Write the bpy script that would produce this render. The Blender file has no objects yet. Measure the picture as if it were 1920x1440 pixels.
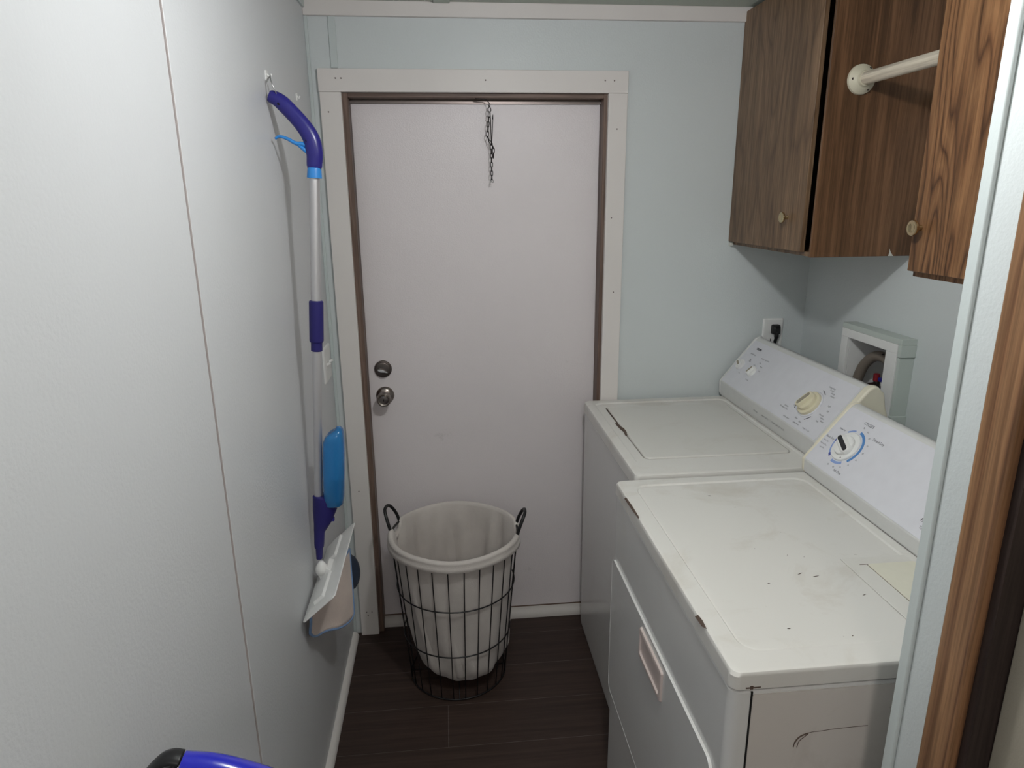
import bpy, bmesh, math, random
from mathutils import Vector, Matrix
random.seed(7)
S = bpy.context.scene
COL = S.collection
PI = math.pi
cos, sin = math.cos, math.sin

# ------------------------------------------------------------------ camera
def cam_axes(yaw, pitch, roll):
    cy, sy, cp, sp = cos(yaw), sin(yaw), cos(pitch), sin(pitch)
    f = Vector((-sy * cp, cy * cp, sp)); r = Vector((cy, sy, 0)); u = r.cross(f)
    return cos(roll) * r + sin(roll) * u, -sin(roll) * r + cos(roll) * u, f
cd = bpy.data.cameras.new('camera'); cam = bpy.data.objects.new('camera', cd); COL.objects.link(cam)
r_, u_, f_ = cam_axes(-.0959, -.2706, -.0092)
M = Matrix(((r_.x, u_.x, -f_.x), (r_.y, u_.y, -f_.y), (r_.z, u_.z, -f_.z))).to_4x4()
M.translation = Vector((.3995, -2.3051, 1.6201)); cam.matrix_world = M
cd.sensor_width = 36; cd.sensor_fit = 'HORIZONTAL'; cd.lens = 1263.32 / 1920 * 36; cd.clip_start = .02
S.camera = cam

# ------------------------------------------------------------------ light
w = bpy.data.worlds.new('world'); S.world = w; w.use_nodes = True
w.node_tree.nodes['Background'].inputs[0].default_value = (.93, .93, 1, 1)
w.node_tree.nodes['Background'].inputs[1].default_value = .22
def lamp(name, kind, loc, power, size, color, rot=(0, 0, 0)):
    d = bpy.data.lights.new(name, kind); d.energy = power; d.color = color
    if kind == 'AREA': d.shape = 'DISK'; d.size = size
    else: d.shadow_soft_size = size
    o = bpy.data.objects.new(name, d); o.location = loc; o.rotation_euler = rot; COL.objects.link(o); return o
lamp('ceiling_bulb', 'POINT', (.68, -1.38, 2.10), 17.5, .04, (.985, .975, 1))
lamp('hall_fill', 'AREA', (.55, -3.3, 2.15), 11.5, .35, (1, .92, .87))  # unseen fill light added in the hall behind the camera
vs = S.view_settings
vs.view_transform = 'Standard'; vs.look = 'None'; vs.exposure = 0; vs.gamma = 1
try: vs.use_curve_mapping = False
except Exception: pass

# ------------------------------------------------------------------ materials
def lin(c):
    return tuple(((x / 255) / 12.92 if x <= 10 else (((x / 255) + .055) / 1.055) ** 2.4) for x in c) + (1,)
class NT:
    def __init__(s, name):
        s.m = bpy.data.materials.new(name); s.m.use_nodes = True; s.t = s.m.node_tree
        s.b = s.t.nodes['Principled BSDF']; s.tc = None
    def n(s, kind, **kw):
        o = s.t.nodes.new(kind)
        for k, v in kw.items():
            if hasattr(o, k): setattr(o, k, v)
            else: o.inputs[k.replace('_', ' ')].default_value = v
        return o
    def l(s, a, b): s.t.links.new(a, b)
    def co(s, scale=(1, 1, 1), loc=(0, 0, 0), rot=(0, 0, 0)):
        if not s.tc: s.tc = s.n('ShaderNodeTexCoord')
        m = s.n('ShaderNodeMapping'); s.l(s.tc.outputs['Object'], m.inputs[0])
        m.inputs['Scale'].default_value = scale; m.inputs['Location'].default_value = loc; m.inputs['Rotation'].default_value = rot
        return m.outputs[0]
    def noise(s, co, scale, detail=3, rough=.5, dist=0):
        o = s.n('ShaderNodeTexNoise', Scale=scale, Detail=detail, Roughness=rough, Distortion=dist); s.l(co, o.inputs['Vector']); return o.outputs['Fac']
    def ramp(s, fac, stops):
        r = s.n('ShaderNodeValToRGB'); s.l(fac, r.inputs[0]); e = r.color_ramp.elements
        while len(e) < len(stops): e.new(.5)
        for i, (p, c) in enumerate(stops): e[i].position = p; e[i].color = c if len(c) == 4 else tuple(c) + (1,)
        return r.outputs[0]
    def mix(s, fac, a, b, mode='MIX'):
        m = s.n('ShaderNodeMix'); m.data_type = 'RGBA'; m.blend_type = mode
        for sock, v in ((m.inputs[0], fac), (m.inputs[6], a), (m.inputs[7], b)):
            if hasattr(v, 'links'): s.l(v, sock)
            else: sock.default_value = v
        return m.outputs[2]
    def col(s, v):
        if hasattr(v, 'links'): s.l(v, s.b.inputs['Base Color'])
        else: s.b.inputs['Base Color'].default_value = v
    def bump(s, h, strength, dist=.002):
        b = s.n('ShaderNodeBump', Strength=strength, Distance=dist); s.l(h, b.inputs['Height']); s.l(b.outputs[0], s.b.inputs['Normal'])
    def set(s, rough=.5, metal=0, spec=.5, trans=0, sheen=0, coat=0):
        i = s.b.inputs; i['Roughness'].default_value = rough; i['Metallic'].default_value = metal
        i['Specular IOR Level'].default_value = spec; i['Transmission Weight'].default_value = trans
        i['Sheen Weight'].default_value = sheen; i['Coat Weight'].default_value = coat
        return s.m
def plain(name, rgb, rough=.5, metal=0, spec=.5, **k):
    t = NT(name); c = lin(rgb)
    f = t.noise(t.co(), 30, 3)
    t.col(t.mix(f, tuple(x * .95 for x in c[:3]) + (1,), tuple(min(1, x * 1.05) for x in c[:3]) + (1,)))
    return t.set(rough, metal, spec, **k)
def paint(name, rgb, rough=.5, bscale=260, bstr=.25, blotch=.04, spec=.4):
    t = NT(name); c = lin(rgb)[:3]; co = t.co()
    t.col(t.ramp(t.noise(co, 2.3, 4, .6), [(.3, tuple(x * (1 - blotch) for x in c)), (.7, tuple(min(1, x * (1 + blotch)) for x in c))]))
    t.bump(t.noise(co, bscale, 2), bstr, .0012)
    return t.set(rough, 0, spec)
MAT = {}
MAT['wall'] = paint('sage_wall_paint', (212, 218, 218), .42, 190, .45, .015)
MAT['wall_left'] = paint('pale_wall_paint', (214, 216, 218), .40, 170, .5, .015)
MAT['ceiling'] = paint('ceiling_texture', (194, 202, 192), .9, 120, 1.2, .03)
MAT['trim'] = paint('white_trim_paint', (228, 223, 219), .45, 90, .1, .03)
MAT['trim_old'] = paint('worn_trim_paint', (205, 200, 195), .5, 90, .2, .08)
MAT['batten'] = paint('batten_paint', (203, 211, 210), .45, 200, .2, .015)
def door_paint():
    t = NT('stippled_door_paint'); co = t.co(); c = lin((236, 229, 230))[:3]
    base = t.ramp(t.noise(co, 1.8, 5, .65), [(.3, tuple(x * .95 for x in c)), (.7, c)])
    sm = t.noise(t.co((1, 1, 1.6)), 7, 6, .7, .4)
    dirt = t.ramp(sm, [(.66, (0, 0, 0)), (.8, (.3, .3, .3))])
    t.col(t.mix(dirt, base, lin((150, 145, 140))))
    t.bump(t.noise(co, 240, 2, .6), .55, .0012)
    return t.set(.36, 0, .5)
MAT['door'] = door_paint()
def wood(name, dark, mid, light, rough=.45, ring=14, stretch=.2, knots=0, axis='z', across=1.0, seed=0, contrast=.75, fine_c=.7, kscale=3.2):
    """growth rings as contours of stretched noise, rings bend round knots, fine pores along the grain"""
    t = NT(name)
    def ax(a, b): return {'z': (a, a, b), 'y': (a, b, a), 'x': (b, a, a)}[axis]
    low = t.noise(t.co(ax(across, stretch), (seed, seed * .7, seed * .3)), 2.6, 3, .45, .25)
    mul = t.n('ShaderNodeMath', operation='MULTIPLY'); t.l(low, mul.inputs[0]); mul.inputs[1].default_value = ring
    v = mul.outputs[0]; kmask = None
    if knots:
        kn = t.n('ShaderNodeTexVoronoi', Scale=1.0); t.l(t.co(ax(kscale, kscale * .5), (seed + .3, .2, .1)), kn.inputs['Vector'])
        mr = t.n('ShaderNodeMapRange'); t.l(kn.outputs['Distance'], mr.inputs['Value'])
        mr.inputs['From Min'].default_value = .02; mr.inputs['From Max'].default_value = .42; mr.inputs['To Min'].default_value = 3.0 * knots; mr.inputs['To Max'].default_value = 0
        mr.interpolation_type = 'SMOOTHSTEP'
        ad = t.n('ShaderNodeMath', operation='ADD'); t.l(v, ad.inputs[0]); t.l(mr.outputs[0], ad.inputs[1]); v = ad.outputs[0]
        wob = t.noise(t.co(ax(60, 14)), 1, 3, .6)
        dd = t.n('ShaderNodeMath', operation='MULTIPLY_ADD'); t.l(wob, dd.inputs[0]); dd.inputs[1].default_value = .10; t.l(kn.outputs['Distance'], dd.inputs[2])
        kmask = t.ramp(dd.outputs[0], [(.09, (1, 1, 1)), (.20, (0, 0, 0))])
    fr = t.n('ShaderNodeMath', operation='PINGPONG'); t.l(v, fr.inputs[0]); fr.inputs[1].default_value = .5
    m2 = t.n('ShaderNodeMath', operation='MULTIPLY'); t.l(fr.outputs[0], m2.inputs[0]); m2.inputs[1].default_value = 2
    rings = t.ramp(m2.outputs[0], [(.0, dark), (.3, mid), (1, light)])
    c = t.mix(contrast, mid + (1,), rings)
    fine = t.noise(t.co(ax(170, 5)), 1.0, 3, .65, .2); med = t.noise(t.co(ax(34, 1.2)), 1.0, 4, .6, .3); broad = t.noise(t.co(ax(7, .6)), 1, 2)
    c = t.mix(fine_c, c, t.ramp(fine, [(.38, (.52, .50, .48)), (.60, (1.14, 1.14, 1.14))]), 'MULTIPLY')
    c = t.mix(.55, c, t.ramp(med, [(.32, (.62, .6, .58)), (.68, (1.25, 1.22, 1.2))]), 'MULTIPLY')
    c = t.mix(.5, c, t.ramp(broad, [(.3, (.75, .75, .75)), (.7, (1.2, 1.2, 1.2))]), 'MULTIPLY')
    if kmask is not None: c = t.mix(kmask, c, t.mix(.7, c, tuple(x * .45 for x in dark) + (1,)))
    t.col(c); t.bump(fine, .25, .0005)
    return t.set(rough, 0, .4)
L3 = lambda *c: lin(c)[:3]
MAT['walnut'] = wood('walnut_laminate', L3(88, 66, 48), L3(126, 100, 76), L3(142, 116, 90), .45, 14, .26, .8, across=1.4, contrast=.5, kscale=2.6, seed=.6)
MAT['walnut_side'] = wood('walnut_side_laminate', L3(80, 56, 36), L3(116, 84, 58), L3(134, 100, 72), .45, 10, .10, 0, across=2, seed=2, contrast=.5)
MAT['oak_dark'] = wood('warm_oak_laminate', L3(70, 44, 26), L3(122, 86, 56), L3(142, 104, 70), .48, 30, .36, 1.4, across=1.3, seed=1.3, contrast=.85)
MAT['oak_casing'] = wood('golden_oak_casing', L3(104, 72, 50), L3(140, 102, 72), L3(162, 124, 90), .5, 10, .05, 0, across=5, seed=4)
MAT['jamb'] = wood('brown_jamb_wood', L3(72, 56, 48), L3(112, 92, 82), L3(128, 108, 96), .5, 6, .08, 0, across=2)
MAT['jamb_x'] = wood('brown_jamb_wood_head', L3(76, 60, 52), L3(116, 96, 86), L3(132, 112, 100), .5, 6, .08, 0, 'x', 2)
MAT['dark_jamb'] = wood('dark_brown_jamb', L3(40, 30, 28), L3(62, 50, 46), L3(70, 58, 52), .6, 6, .08, 0)
MAT['rod'] = wood('whitewashed_rod', L3(180, 170, 150), L3(215, 206, 188), L3(232, 224, 208), .6, 8, .08, 0, 'y', 4, contrast=.5, fine_c=.35)
def floor_mat():
    t = NT('dark_plank_floor')
    br = t.n('ShaderNodeTexBrick'); t.l(t.co((1, 1, 1), (.842, .07, 0)), br.inputs['Vector'])
    br.offset = .5; br.inputs['Scale'].default_value = 1; br.inputs['Brick Width'].default_value = 1.2; br.inputs['Row Height'].default_value = .178
    br.inputs['Mortar Size'].default_value = .0009; br.inputs['Mortar Smooth'].default_value = .3; br.inputs['Bias'].default_value = 0
    br.inputs['Color1'].default_value = lin((60, 47, 42)); br.inputs['Color2'].default_value = lin((68, 55, 49)); br.inputs['Mortar'].default_value = lin((104, 98, 94))
    g = t.noise(t.co((1.2, 26, 26)), 1.6, 6, .7, .4); g2 = t.noise(t.co((2, 140, 2)), 1, 3)
    c = t.mix(.8, br.outputs[0], t.ramp(g, [(.3, (.55, .52, .5)), (.7, (1.25, 1.2, 1.2))]), 'MULTIPLY')
    c = t.mix(.5, c, t.ramp(g2, [(.3, (.7, .7, .7)), (.7, (1.2, 1.2, 1.2))]), 'MULTIPLY')
    t.col(c); t.bump(g2, .3, .0006)
    return t.set(.5, 0, .35)
MAT['floor'] = floor_mat()
def enamel(name, rgb, rough, grime=.5, spec=.5, grimec=(178, 166, 146), coat=0):
    t = NT(name); co = t.co(); c = lin(rgb)[:3]
    g = t.noise(co, 5.5, 7, .68, .5)
    k = t.ramp(g, [(.52, (0, 0, 0)), (.8, (grime, grime, grime))])
    base = t.mix(k, c + (1,), lin(grimec))
    sp = t.noise(t.co((1, 1, 1), (3, 1, 2)), 85, 2, .4)
    k2 = t.ramp(sp, [(.775, (0, 0, 0)), (.81, (.8 * grime,) * 3)])
    t.col(t.mix(k2, base, lin((96, 84, 72)))); 
    t.bump(t.noise(co, 330, 2), .08, .0006)
    return t.set(rough, 0, spec, coat=coat)
MAT['enamel'] = enamel('white_appliance_enamel', (222, 222, 220), .2, .12)
MAT['enamel_top'] = enamel('worn_top_enamel', (224, 222, 217), .33, .5)
MAT['enamel_lid'] = enamel('lid_enamel', (221, 219, 213), .33, .25)
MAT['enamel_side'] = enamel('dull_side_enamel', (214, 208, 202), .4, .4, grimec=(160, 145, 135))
MAT['console'] = plain('console_face_plastic', (222, 222, 228), .32)
MAT['console_band'] = plain('console_band_plastic', (216, 216, 214), .35)
MAT['cream'] = plain('yellowed_cream_plastic', (232, 226, 206), .38)
MAT['cream_knob'] = plain('cream_knob_plastic', (228, 220, 192), .35)
MAT['taupe'] = plain('taupe_knob_insert', (158, 150, 132), .45)
MAT['whiteplastic'] = plain('white_plastic', (236, 236, 234), .35)
MAT['lint'] = plain('yellowed_lint_cover', (224, 221, 204), .4)
MAT['navy'] = plain('navy_plastic', (44, 40, 128), .28)
MAT['navy_matte'] = plain('navy_matte_plastic', (38, 32, 108), .5)
MAT['skyblue'] = plain('sky_blue_plastic', (58, 146, 226), .35)
MAT['blue_vac'] = plain('glossy_blue_plastic', (40, 44, 190), .15, coat=.5)
MAT['black'] = plain('black_plastic', (22, 22, 24), .4)
MAT['blackwire'] = plain('black_wire', (20, 19, 21), .45)
MAT['ink'] = plain('grey_print', (96, 96, 100), .6)
MAT['ink_dark'] = plain('dark_print', (40, 40, 44), .6)
MAT['ink_blue'] = plain('blue_print', (84, 136, 196), .5)
MAT['ink_pale'] = plain('pale_blue_print', (140, 164, 216), .5)
MAT['aluminium'] = plain('brushed_aluminium', (216, 214, 216), .42, .75)
MAT['nickel'] = plain('satin_nickel', (150, 142, 136), .28, 1)
MAT['nickel_dark'] = plain('dark_nickel', (110, 102, 98), .35, 1)
MAT['brass'] = plain('pale_brass', (200, 184, 148), .14, 1)
MAT['steel'] = plain('bright_steel', (190, 190, 190), .3, 1)
MAT['iron'] = plain('dark_iron_chain', (62, 58, 58), .5, .7)
MAT['rust'] = plain('rusty_chip', (92, 76, 66), .8)
MAT['nail'] = plain('nail_head', (120, 108, 104), .6)
MAT['chip'] = plain('chipped_white', (214, 214, 205), .7)
MAT['beige'] = paint('beige_door_skin', (164, 157, 142), .6, 320, .4, .03)
MAT['red'] = plain('red_valve_plastic', (140, 34, 44), .4)
MAT['bluev'] = plain('blue_valve_plastic', (44, 44, 140), .4)
MAT['hose'] = plain('taupe_rubber_hose', (122, 112, 102), .6)
MAT['hole'] = plain('dark_gap', (18, 17, 17), .9)
MAT['seam'] = plain('wall_seam_line', (176, 166, 164), .7)
MAT['boxside'] = paint('grey_green_box_paint', (196, 205, 199), .5, 150, .4, .04)
def cloth(name, rgb, scale=350, sheen=.2):
    t = NT(name); co = t.co(); c = lin(rgb)[:3]
    t.col(t.ramp(t.noise(co, 9, 5, .6), [(.25, tuple(x * .86 for x in c)), (.75, c)]))
    t.bump(t.noise(co, scale, 3, .7), .6, .0015); return t.set(.95, 0, .15, sheen=sheen)
MAT['canvas'] = cloth('cream_canvas', (214, 207, 201))
MAT['padcloth'] = cloth('beige_microfibre', (222, 206, 196), 220)
MAT['paddark'] = cloth('slate_microfibre', (74, 84, 104), 220)
MAT['padedge'] = cloth('blue_edging', (124, 154, 196), 400)
def bottle_mat():
    t = NT('translucent_blue_bottle'); t.col(lin((60, 156, 228)))
    return t.set(.12, 0, .5, trans=.55)
MAT['bottle'] = bottle_mat()

# ------------------------------------------------------------------ builders
def obj(name, bm, mat, parent=None, smooth=False, bevel=0, seg=2, autos=None, world_parent=None):
    bmesh.ops.recalc_face_normals(bm, faces=bm.faces[:])
    me = bpy.data.meshes.new(name); bm.to_mesh(me); bm.free()
    me.materials.append(MAT[mat] if isinstance(mat, str) else mat)
    if smooth:
        for p in me.polygons: p.use_smooth = True
        if autos is not None:
            try: me.set_sharp_from_angle(angle=math.radians(autos))
            except Exception: pass
    o = bpy.data.objects.new(name, me); COL.objects.link(o)
    if parent:
        o.parent = parent
        # meshes are written in world coordinates; shift so that they sit right under the parent
        me.transform(origin_of(parent).inverted())
    if bevel:
        b = o.modifiers.new('bevel', 'BEVEL'); b.width = bevel; b.segments = seg; b.limit_method = 'ANGLE'; b.angle_limit = math.radians(40)
        try: b.harden_normals = False
        except Exception: pass
        for p in me.polygons: p.use_smooth = True
        try: me.set_sharp_from_angle(angle=math.radians(50))
        except Exception: pass
    if bevel or autos is not None:
        wn = o.modifiers.new('weighted_normal', 'WEIGHTED_NORMAL'); wn.keep_sharp = True; wn.weight = 60
    return o
def origin_of(o):
    m = Matrix.Translation(o.location)
    return (origin_of(o.parent) @ m) if o.parent else m
def thing(name, label, cat, loc, group=None):
    o = bpy.data.objects.new(name, None); o.empty_display_size = .05; o.location = loc; COL.objects.link(o)
    o['label'] = label; o['category'] = cat
    if group: o['group'] = group
    return o
def struct(o, kind='structure'):
    o['kind'] = kind; return o
def B(): return bmesh.new()
def box(bm, x0, x1, y0, y1, z0, z1):
    r = bmesh.ops.create_cube(bm, size=1)
    for v in r['verts']:
        v.co = Vector(((x0 + x1) / 2 + v.co.x * (x1 - x0), (y0 + y1) / 2 + v.co.y * (y1 - y0), (z0 + z1) / 2 + v.co.z * (z1 - z0)))
    return r['verts']
def frame_of(d):
    d = d.normalized(); a = Vector((0, 0, 1)) if abs(d.z) < .9 else Vector((1, 0, 0))
    x = a.cross(d).normalized(); return x, d.cross(x)
def tube(bm, pts, rad, n=10, closed=False, caps=True, flat=1.0, upv=None):
    pts = [Vector(p) for p in pts]; m = len(pts); rings = []
    x = None
    for i, p in enumerate(pts):
        if closed: d = pts[(i + 1) % m] - pts[i - 1]
        else: d = pts[min(i + 1, m - 1)] - pts[max(i - 1, 0)]
        d.normalize()
        if upv is not None: x = Vector(upv); x = (x - d * x.dot(d)).normalized()
        elif x is None: x, _ = frame_of(d)
        else: x = (x - d * x.dot(d)).normalized()
        y = d.cross(x); r = rad[i] if isinstance(rad, (list, tuple)) else rad
        rings.append([bm.verts.new(p + (x * cos(2 * PI * k / n) * flat + y * sin(2 * PI * k / n)) * r) for k in range(n)])
    for i in range(m if closed else m - 1):
        a, b = rings[i], rings[(i + 1) % m]
        for k in range(n): bm.faces.new((a[k], a[(k + 1) % n], b[(k + 1) % n], b[k]))
    if caps and not closed: bm.faces.new(rings[0][::-1]); bm.faces.new(rings[-1])
def lathe(bm, prof, origin, axis, n=28, upx=None):
    """prof: (radius, height along axis)"""
    axis = Vector(axis).normalized(); x, y = frame_of(axis); o = Vector(origin); rings = []
    for r, h in prof:
        if r < 1e-6: rings.append([bm.verts.new(o + axis * h)])
        else: rings.append([bm.verts.new(o + axis * h + (x * cos(2 * PI * k / n) + y * sin(2 * PI * k / n)) * r) for k in range(n)])
    for a, b in zip(rings, rings[1:]):
        for k in range(n):
            k2 = (k + 1) % n
            if len(a) == 1 and len(b) == 1: continue
            if len(a) == 1: bm.faces.new((a[0], b[k2], b[k]))
            elif len(b) == 1: bm.faces.new((a[k], a[k2], b[0]))
            else: bm.faces.new((a[k], a[k2], b[k2], b[k]))
    if len(rings[0]) > 1: bm.faces.new(rings[0][::-1])
    if len(rings[-1]) > 1: bm.faces.new(rings[-1])
def rrect(x0, x1, y0, y1, r, n=6):
    P = []
    for cx, cy, a0 in ((x1 - r, y1 - r, 0), (x0 + r, y1 - r, PI / 2), (x0 + r, y0 + r, PI), (x1 - r, y0 + r, 1.5 * PI)):
        for i in range(n + 1):
            a = a0 + PI / 2 * i / n; P.append((cx + r * cos(a), cy + r * sin(a)))
    return P
def loft(bm, loops, cap0=True, cap1=True):
    R = [[bm.verts.new(p) for p in lp] for lp in loops]
    for a, b in zip(R, R[1:]):
        n = len(a)
        for k in range(n): bm.faces.new((a[k], a[(k + 1) % n], b[(k + 1) % n], b[k]))
    if cap0: bm.faces.new(R[0][::-1])
    if cap1: bm.faces.new(R[-1])
def rloops(specs, n=6):
    return [[(x, y, z) for x, y in rrect(x0, x1, y0, y1, r, n)] for x0, x1, y0, y1, r, z in specs]
def prism(bm, prof, y0, y1):
    """profile in (x,z), extruded along y"""
    a = [bm.verts.new((x, y0, z)) for x, z in prof]; b = [bm.verts.new((x, y1, z)) for x, z in prof]; n = len(prof)
    for k in range(n): bm.faces.new((a[k], a[(k + 1) % n], b[(k + 1) % n], b[k]))
    bm.faces.new(a[::-1]); bm.faces.new(b)
def bez(p, n=8):
    """catmull-rom through points"""
    p = [Vector(q) for q in p]; P = [2 * p[0] - p[1]] + p + [2 * p[-1] - p[-2]]; out = []
    for i in range(1, len(P) - 2):
        for k in range(n):
            t = k / n; a, b, c, d = P[i - 1], P[i], P[i + 1], P[i + 2]
            out.append(.5 * ((2 * b) + (c - a) * t + (2 * a - 5 * b + 4 * c - d) * t * t + (3 * b - a - 3 * c + d) * t ** 3))
    out.append(p[-1]); return out
def text_bm(bm, s, size, Mx, align='CENTER', shear=0):
    c = bpy.data.curves.new('t', 'FONT'); c.body = s; c.size = size; c.align_x = align; c.align_y = 'CENTER'; c.shear = shear; c.resolution_u = 2
    o = bpy.data.objects.new('t', c); COL.objects.link(o)
    dg = bpy.context.evaluated_depsgraph_get(); me = bpy.data.meshes.new_from_object(o.evaluated_get(dg))
    me.transform(Mx); bm.from_mesh(me)
    bpy.data.objects.remove(o); bpy.data.curves.remove(c); bpy.data.meshes.remove(me)

# ------------------------------------------------------------------ room shell
XR, ZC, YF = 1.688, 2.195, -4.3
def sbox(name, mat, *dims, bevel=0):
    bm = B(); box(bm, *dims); return struct(obj(name, bm, mat, bevel=bevel))
sbox('floor', 'floor', -.1, 1.8, YF, .15, -.1, 0)
sbox('ceiling', 'ceiling', -.1, 1.8, YF, .15, ZC, ZC + .1)
sbox('wall_left', 'wall_left', -.1, 0, YF, .15, 0, ZC)
# back wall round the door opening
bm = B()
box(bm, 0, .094, 0, .12, 0, ZC); box(bm, .942, XR + .1, 0, .12, 0, ZC); box(bm, .094, .942, 0, .12, 1.94, ZC)
struct(obj('wall_back', bm, 'wall'))
# right wall with the recess of the washer box
HY0, HY1, HZ0, HZ1 = -.543, -.353, 1.0, 1.19
bm = B()
box(bm, XR, XR + .12, -1.53, HY0, 0, ZC); box(bm, XR, XR + .12, HY1, 0, 0, ZC)
box(bm, XR, XR + .12, HY0, HY1, 0, HZ0); box(bm, XR, XR + .12, HY0, HY1, HZ1, ZC)
struct(obj('wall_right', bm, 'wall'))
# hall side: partition beside the dryer, with an oak cased door toward the viewer
bm = B(); box(bm, 1.04, XR + .1, -1.602, -1.531, 0, ZC); box(bm, 1.04, 1.14, -1.648, -1.602, 0, ZC)
box(bm, 1.04, 1.14, YF, -1.648, 2.05, ZC); box(bm, 1.04, 1.14, YF, -2.46, 0, 2.05)
struct(obj('wall_hall', bm, 'wall'))
sbox('wall_hall_end', 'wall', -.1, 1.14, YF - .1, YF, 0, ZC)
sbox('trim_1', 'batten', 1.034, 1.0405, -1.5475, -1.529, 0, ZC, bevel=.002)
bm = B(); box(bm, 1.026, 1.042, -1.6515, -1.602, 0, 2.09)
struct(obj('trim_2', bm, 'oak_casing', bevel=.003))
bm = B(); box(bm, 1.026, 1.041, -2.49, -1.650, 2.045, 2.09)
struct(obj('trim_3', bm, 'oak_casing', bevel=.003))
bm = B(); box(bm, 1.0395, 1.12, -1.664, -1.6475, 0, 1.352)
struct(obj('trim_4', bm, 'dark_jamb'))  # lower jamb piece, darker brown than the oak piece above
bm = B(); box(bm, 1.0395, 1.12, -1.664, -1.6475, 1.353, 2.045)
struct(obj('trim_5', bm, 'oak_casing'))
bm = B(); box(bm, 1.071, 1.106, -2.46, -1.6645, .01, 2.04)
struct(obj('door_2', bm, 'beige', bevel=.002))
# cornice and battens
bm = B(); box(bm, 0, 1.40, -.014, .0005, 2.152, ZC); struct(obj('trim_6', bm, 'trim', bevel=.002))
bm = B(); box(bm, .39, .44, -2.0, -.014, ZC - .006, ZC + .001); struct(obj('trim_7', bm, 'ceiling', bevel=.002))
bm = B(); box(bm, .070, .092, -.005, .0005, 2.008, 2.153); struct(obj('trim_8', bm, 'batten', bevel=.0015))
bm = B(); box(bm, -.0005, .010, -.008, .0005, 0, 2.153); struct(obj('trim_9', bm, 'batten', bevel=.002))
bm = B(); box(bm, -.0005, .007, -1.9, -.014, 2.172, ZC); struct(obj('trim_10', bm, 'batten', bevel=.002))
# panel joint on the left wall
bm = B(); box(bm, -.0005, .0022, -1.172, -1.1685, 0, ZC); struct(obj('trim_11', bm, 'seam'))
bm = B(); box(bm, -.0005, .0030, -1.1685, -1.146, 0, ZC); struct(obj('trim_12', bm, 'wall_left', bevel=.0015))
# baseboards: quarter round
def quarter(name, p0, p1, inward, r, mat):
    bm = B(); p0 = Vector(p0); p1 = Vector(p1); inn = Vector(inward); up = Vector((0, 0, 1)); n = 7
    prof = [Vector((0, 0, 0))] + [inn * r * cos(PI / 2 * k / n) + up * r * sin(PI / 2 * k / n) for k in range(n + 1)]
    a = [bm.verts.new(p0 + q) for q in prof]; b = [bm.verts.new(p1 + q) for q in prof]; m = len(prof)
    for k in range(m): bm.faces.new((a[k], a[(k + 1) % m], b[(k + 1) % m], b[k]))
    bm.faces.new(a[::-1]); bm.faces.new(b)
    return struct(obj(name, bm, mat, smooth=True, autos=50))
quarter('baseboard_left', (0, YF, 0), (0, -.022, 0), (1, 0, 0), .021, 'trim')
quarter('baseboard_back', (.114, .054, 0), (.93, .054, 0), (0, -1, 0), .032, 'trim_old')
quarter('baseboard_back_right', (.99, 0, 0), (XR, 0, 0), (0, -1, 0), .025, 'trim_old')

# ------------------------------------------------------------------ back door
bm = B(); box(bm, .114, .929, .055, .095, .036, 1.924)
d1 = struct(obj('door_1', bm, 'door', bevel=.002))
bm = B(); box(bm, .0935, .1145, -.001, .11, 0, 1.942); struct(obj('trim_13', bm, 'jamb', bevel=.001))
bm = B(); box(bm, .9285, .943, -.001, .11, 0, 1.942); struct(obj('trim_14', bm, 'jamb', bevel=.001))
bm = B(); box(bm, .1145, .9285, -.001, .11, 1.925, 1.942); struct(obj('trim_15', bm, 'jamb_x', bevel=.001))
bm = B(); box(bm, .1145, .9285, .0545, .11, 0, .036); struct(obj('trim_16', bm, 'jamb_x'))
bm = B(); box(bm, .031, .0965, -.018, 0, 0, 1.938); tl = struct(obj('trim_17', bm, 'trim', bevel=.0015))
bm = B(); box(bm, .940, 1.0025, -.018, 0, 0, 1.938); tr = struct(obj('trim_18', bm, 'trim', bevel=.0015))
bm = B(); box(bm, .029, 1.0035, -.018, 0, 1.9385, 2.005); th = struct(obj('trim_19', bm, 'trim', bevel=.0015))
def nail(par, x, z):
    bm = B(); lathe(bm, [(.0024, 0), (.0024, .0006), (0, .0009)], (x, -.018, z), (0, -1, 0), 10); o = obj('nail_head', bm, 'nail', par)
for x, z in ((.083, 1.977), (.100, 1.977), (.927, 1.975), (.957, 1.975), (.545, 1.974)): nail(th, x, z)
for x, z in ((.055, 1.88), (.06, .085), (.055, .10), (.075, .10), (.06, .6)): nail(tl, x, z)
for x, z in ((.97, 1.83), (.975, 1.3), (.96, 1.55)): nail(tr, x, z)
# metal weather strip along the head of the door
bm = B(); box(bm, .1145, .929, .044, .0548, 1.913, 1.9245)
obj('weather_strip', bm, 'nickel_dark', d1)
# deadbolt
DY = .055
bm = B(); lathe(bm, [(.031, 0), (.031, .004), (.029, .007), (.027, .0075), (.0255, .0145), (.022, .016), (0, .0165)], (.166, DY, 1.035), (0, -1, 0), 36)
db = obj('deadbolt', bm, 'nickel_dark', d1, smooth=True, autos=35)
bm = B()
pts = [(-.018, .002), (-.008, .006), (.006, .0045), (.018, -.001), (.018, -.004), (.006, -.003), (-.008, -.006), (-.018, -.003)]
a = [bm.verts.new((.166 + x, DY - .0155, 1.032 + z - .25 * x)) for x, z in pts]; b = [bm.verts.new((.166 + x, DY - .030 + abs(x) * .3, 1.032 + z - .25 * x)) for x, z in pts]
for k in range(8): bm.faces.new((a[k], a[(k + 1) % 8], b[(k + 1) % 8], b[k]))
bm.faces.new(a); bm.faces.new(b)
obj('thumb_turn', bm, 'steel', db, bevel=.0015)
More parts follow.
